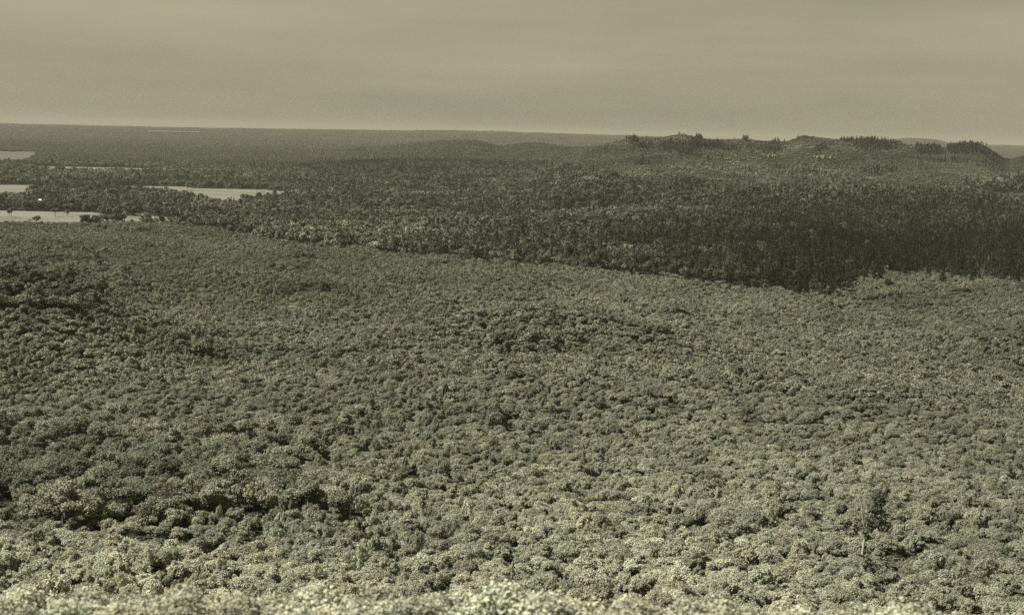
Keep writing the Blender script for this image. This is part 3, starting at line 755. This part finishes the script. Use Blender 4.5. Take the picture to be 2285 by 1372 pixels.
# a farm between the fields, and the cart track beside it
def box(x0, x1, y0, y1, z0, z1):
    v_ = [(x, y, z) for z in (z0, z1) for x, y in ((x0, y0), (x1, y0), (x1, y1), (x0, y1))]
    return np.array(v_, float), np.array([[0, 3, 2, 1], [4, 5, 6, 7], [0, 1, 5, 4], [1, 2, 6, 5], [2, 3, 7, 6], [3, 0, 4, 7]])
M_WALL = plain("weathered_boards", col(.10), col(.16), 0.4, stretch=(1, 1, 6)); M_ROOF = plain("tin_roof", (.42, .41, .33), (.55, .53, .43), 0.15); M_DARK = plain("dark_opening", col(.02), col(.03), 1)
def barn(at_, L_, Wd, Hh, rz, label):
    o = bpy.data.objects.new("barn", None); scene.collection.objects.link(o); o.location = at_; o.rotation_euler.z = rz; tag(o, label, "barn")
    v_, f_ = box(-L_ / 2, L_ / 2, -Wd / 2, Wd / 2, 0, Hh); link("wall", new_mesh("barn_wall", v_, f_, [M_WALL]), o)
    e_ = .6; rh = Wd * .36; t_ = .25
    v_ = []
    for x in (-L_ / 2 - e_, L_ / 2 + e_):
        v_ += [(x, -Wd / 2 - e_, Hh - .3), (x, 0, Hh + rh), (x, Wd / 2 + e_, Hh - .3), (x, Wd / 2 + e_, Hh - .3 + t_), (x, 0, Hh + rh + t_), (x, -Wd / 2 - e_, Hh - .3 + t_)]
    f_ = [[0, 1, 7, 6], [1, 2, 8, 7], [2, 3, 9, 8], [3, 4, 10, 9], [4, 5, 11, 10], [5, 0, 6, 11], [0, 5, 4, 1], [1, 4, 3, 2], [6, 7, 10, 11], [7, 8, 9, 10]]
    link("roof", new_mesh("barn_roof", v_, f_, [M_ROOF]), o)
    v_, f_ = box(-2, 2, -Wd / 2 - .08, -Wd / 2 - .003, 0.05, Hh * .75); link("door", new_mesh("barn_door", v_, f_, [M_DARK]), o)
bx, by = ground_at(98, 456, BASE); barn((bx, by, BASE), 17, 9, 6.5, .35, "barn with pale tin roof among trees between the two left fields")
bx2, by2 = ground_at(84, 457, BASE); barn((bx2, by2, BASE), 8, 6, 5, .1, "small shed just left of the pale roofed barn")
tr_ = [ground_at(*p_, BASE) for p_ in ((300, 481), (312, 477), (324, 479), (334, 485), (342, 493), (352, 500))]
vl, vr = [], []
for a, p_ in enumerate(tr_):
    q0, q1 = np.array(tr_[max(0, a - 1)]), np.array(tr_[min(len(tr_) - 1, a + 1)]); d_ = q1 - q0; d_ = d_ / np.linalg.norm(d_); n_ = np.array([-d_[1], d_[0]]) * 7
    vl.append((p_[0] + n_[0], p_[1] + n_[1], 0)); vr.append((p_[0] - n_[0], p_[1] - n_[1], 0))
me = bpy.data.meshes.new("dirt_track"); k_ = len(tr_)
me.from_pydata(vl + vr, [], [(a, a + 1, k_ + a + 1, k_ + a) for a in range(k_ - 1)]); me.materials.append(plain("bare_dirt", col(.075), col(.10), .2)); me.update()
if me.polygons[0].normal.z < 0: me.flip_normals()
tag(link("dirt_track", me, loc=(0, 0, BASE + .12)), "pale curving cart track at the right end of the long field", "track", kind="structure")

# ------------------------------------------------------------------ haze
hz_m = bpy.data.materials.new("haze_air"); hz_m.use_nodes = True
hn, hl = hz_m.node_tree.nodes, hz_m.node_tree.links; hn.clear()
ho = hn.new("ShaderNodeOutputMaterial"); hv = hn.new("ShaderNodeVolumePrincipled")
hv.inputs['Density'].default_value = 3.9e-5
hv.inputs['Color'].default_value = (0.262, 0.254, 0.203, 1)
hv.inputs['Anisotropy'].default_value = 0.0
hl.new(hv.outputs[0], ho.inputs['Volume'])
S = 99000.0
top = 330.0
vb = [(-S, -S, 3.0), (S, -S, 3.0), (S, S, 3.0), (-S, S, 3.0), (-S, -S, top), (S, -S, top), (S, S, top), (-S, S, top)]
me = bpy.data.meshes.new("haze"); me.from_pydata(vb, [], [(0, 3, 2, 1), (4, 5, 6, 7), (0, 1, 5, 4), (1, 2, 6, 5), (2, 3, 7, 6), (3, 0, 4, 7)])
me.materials.append(hz_m); me.update()
tag(link("haze", me), "thin summer haze over the woods and plain", "haze", kind="stuff")
print("objects", len(scene.objects))
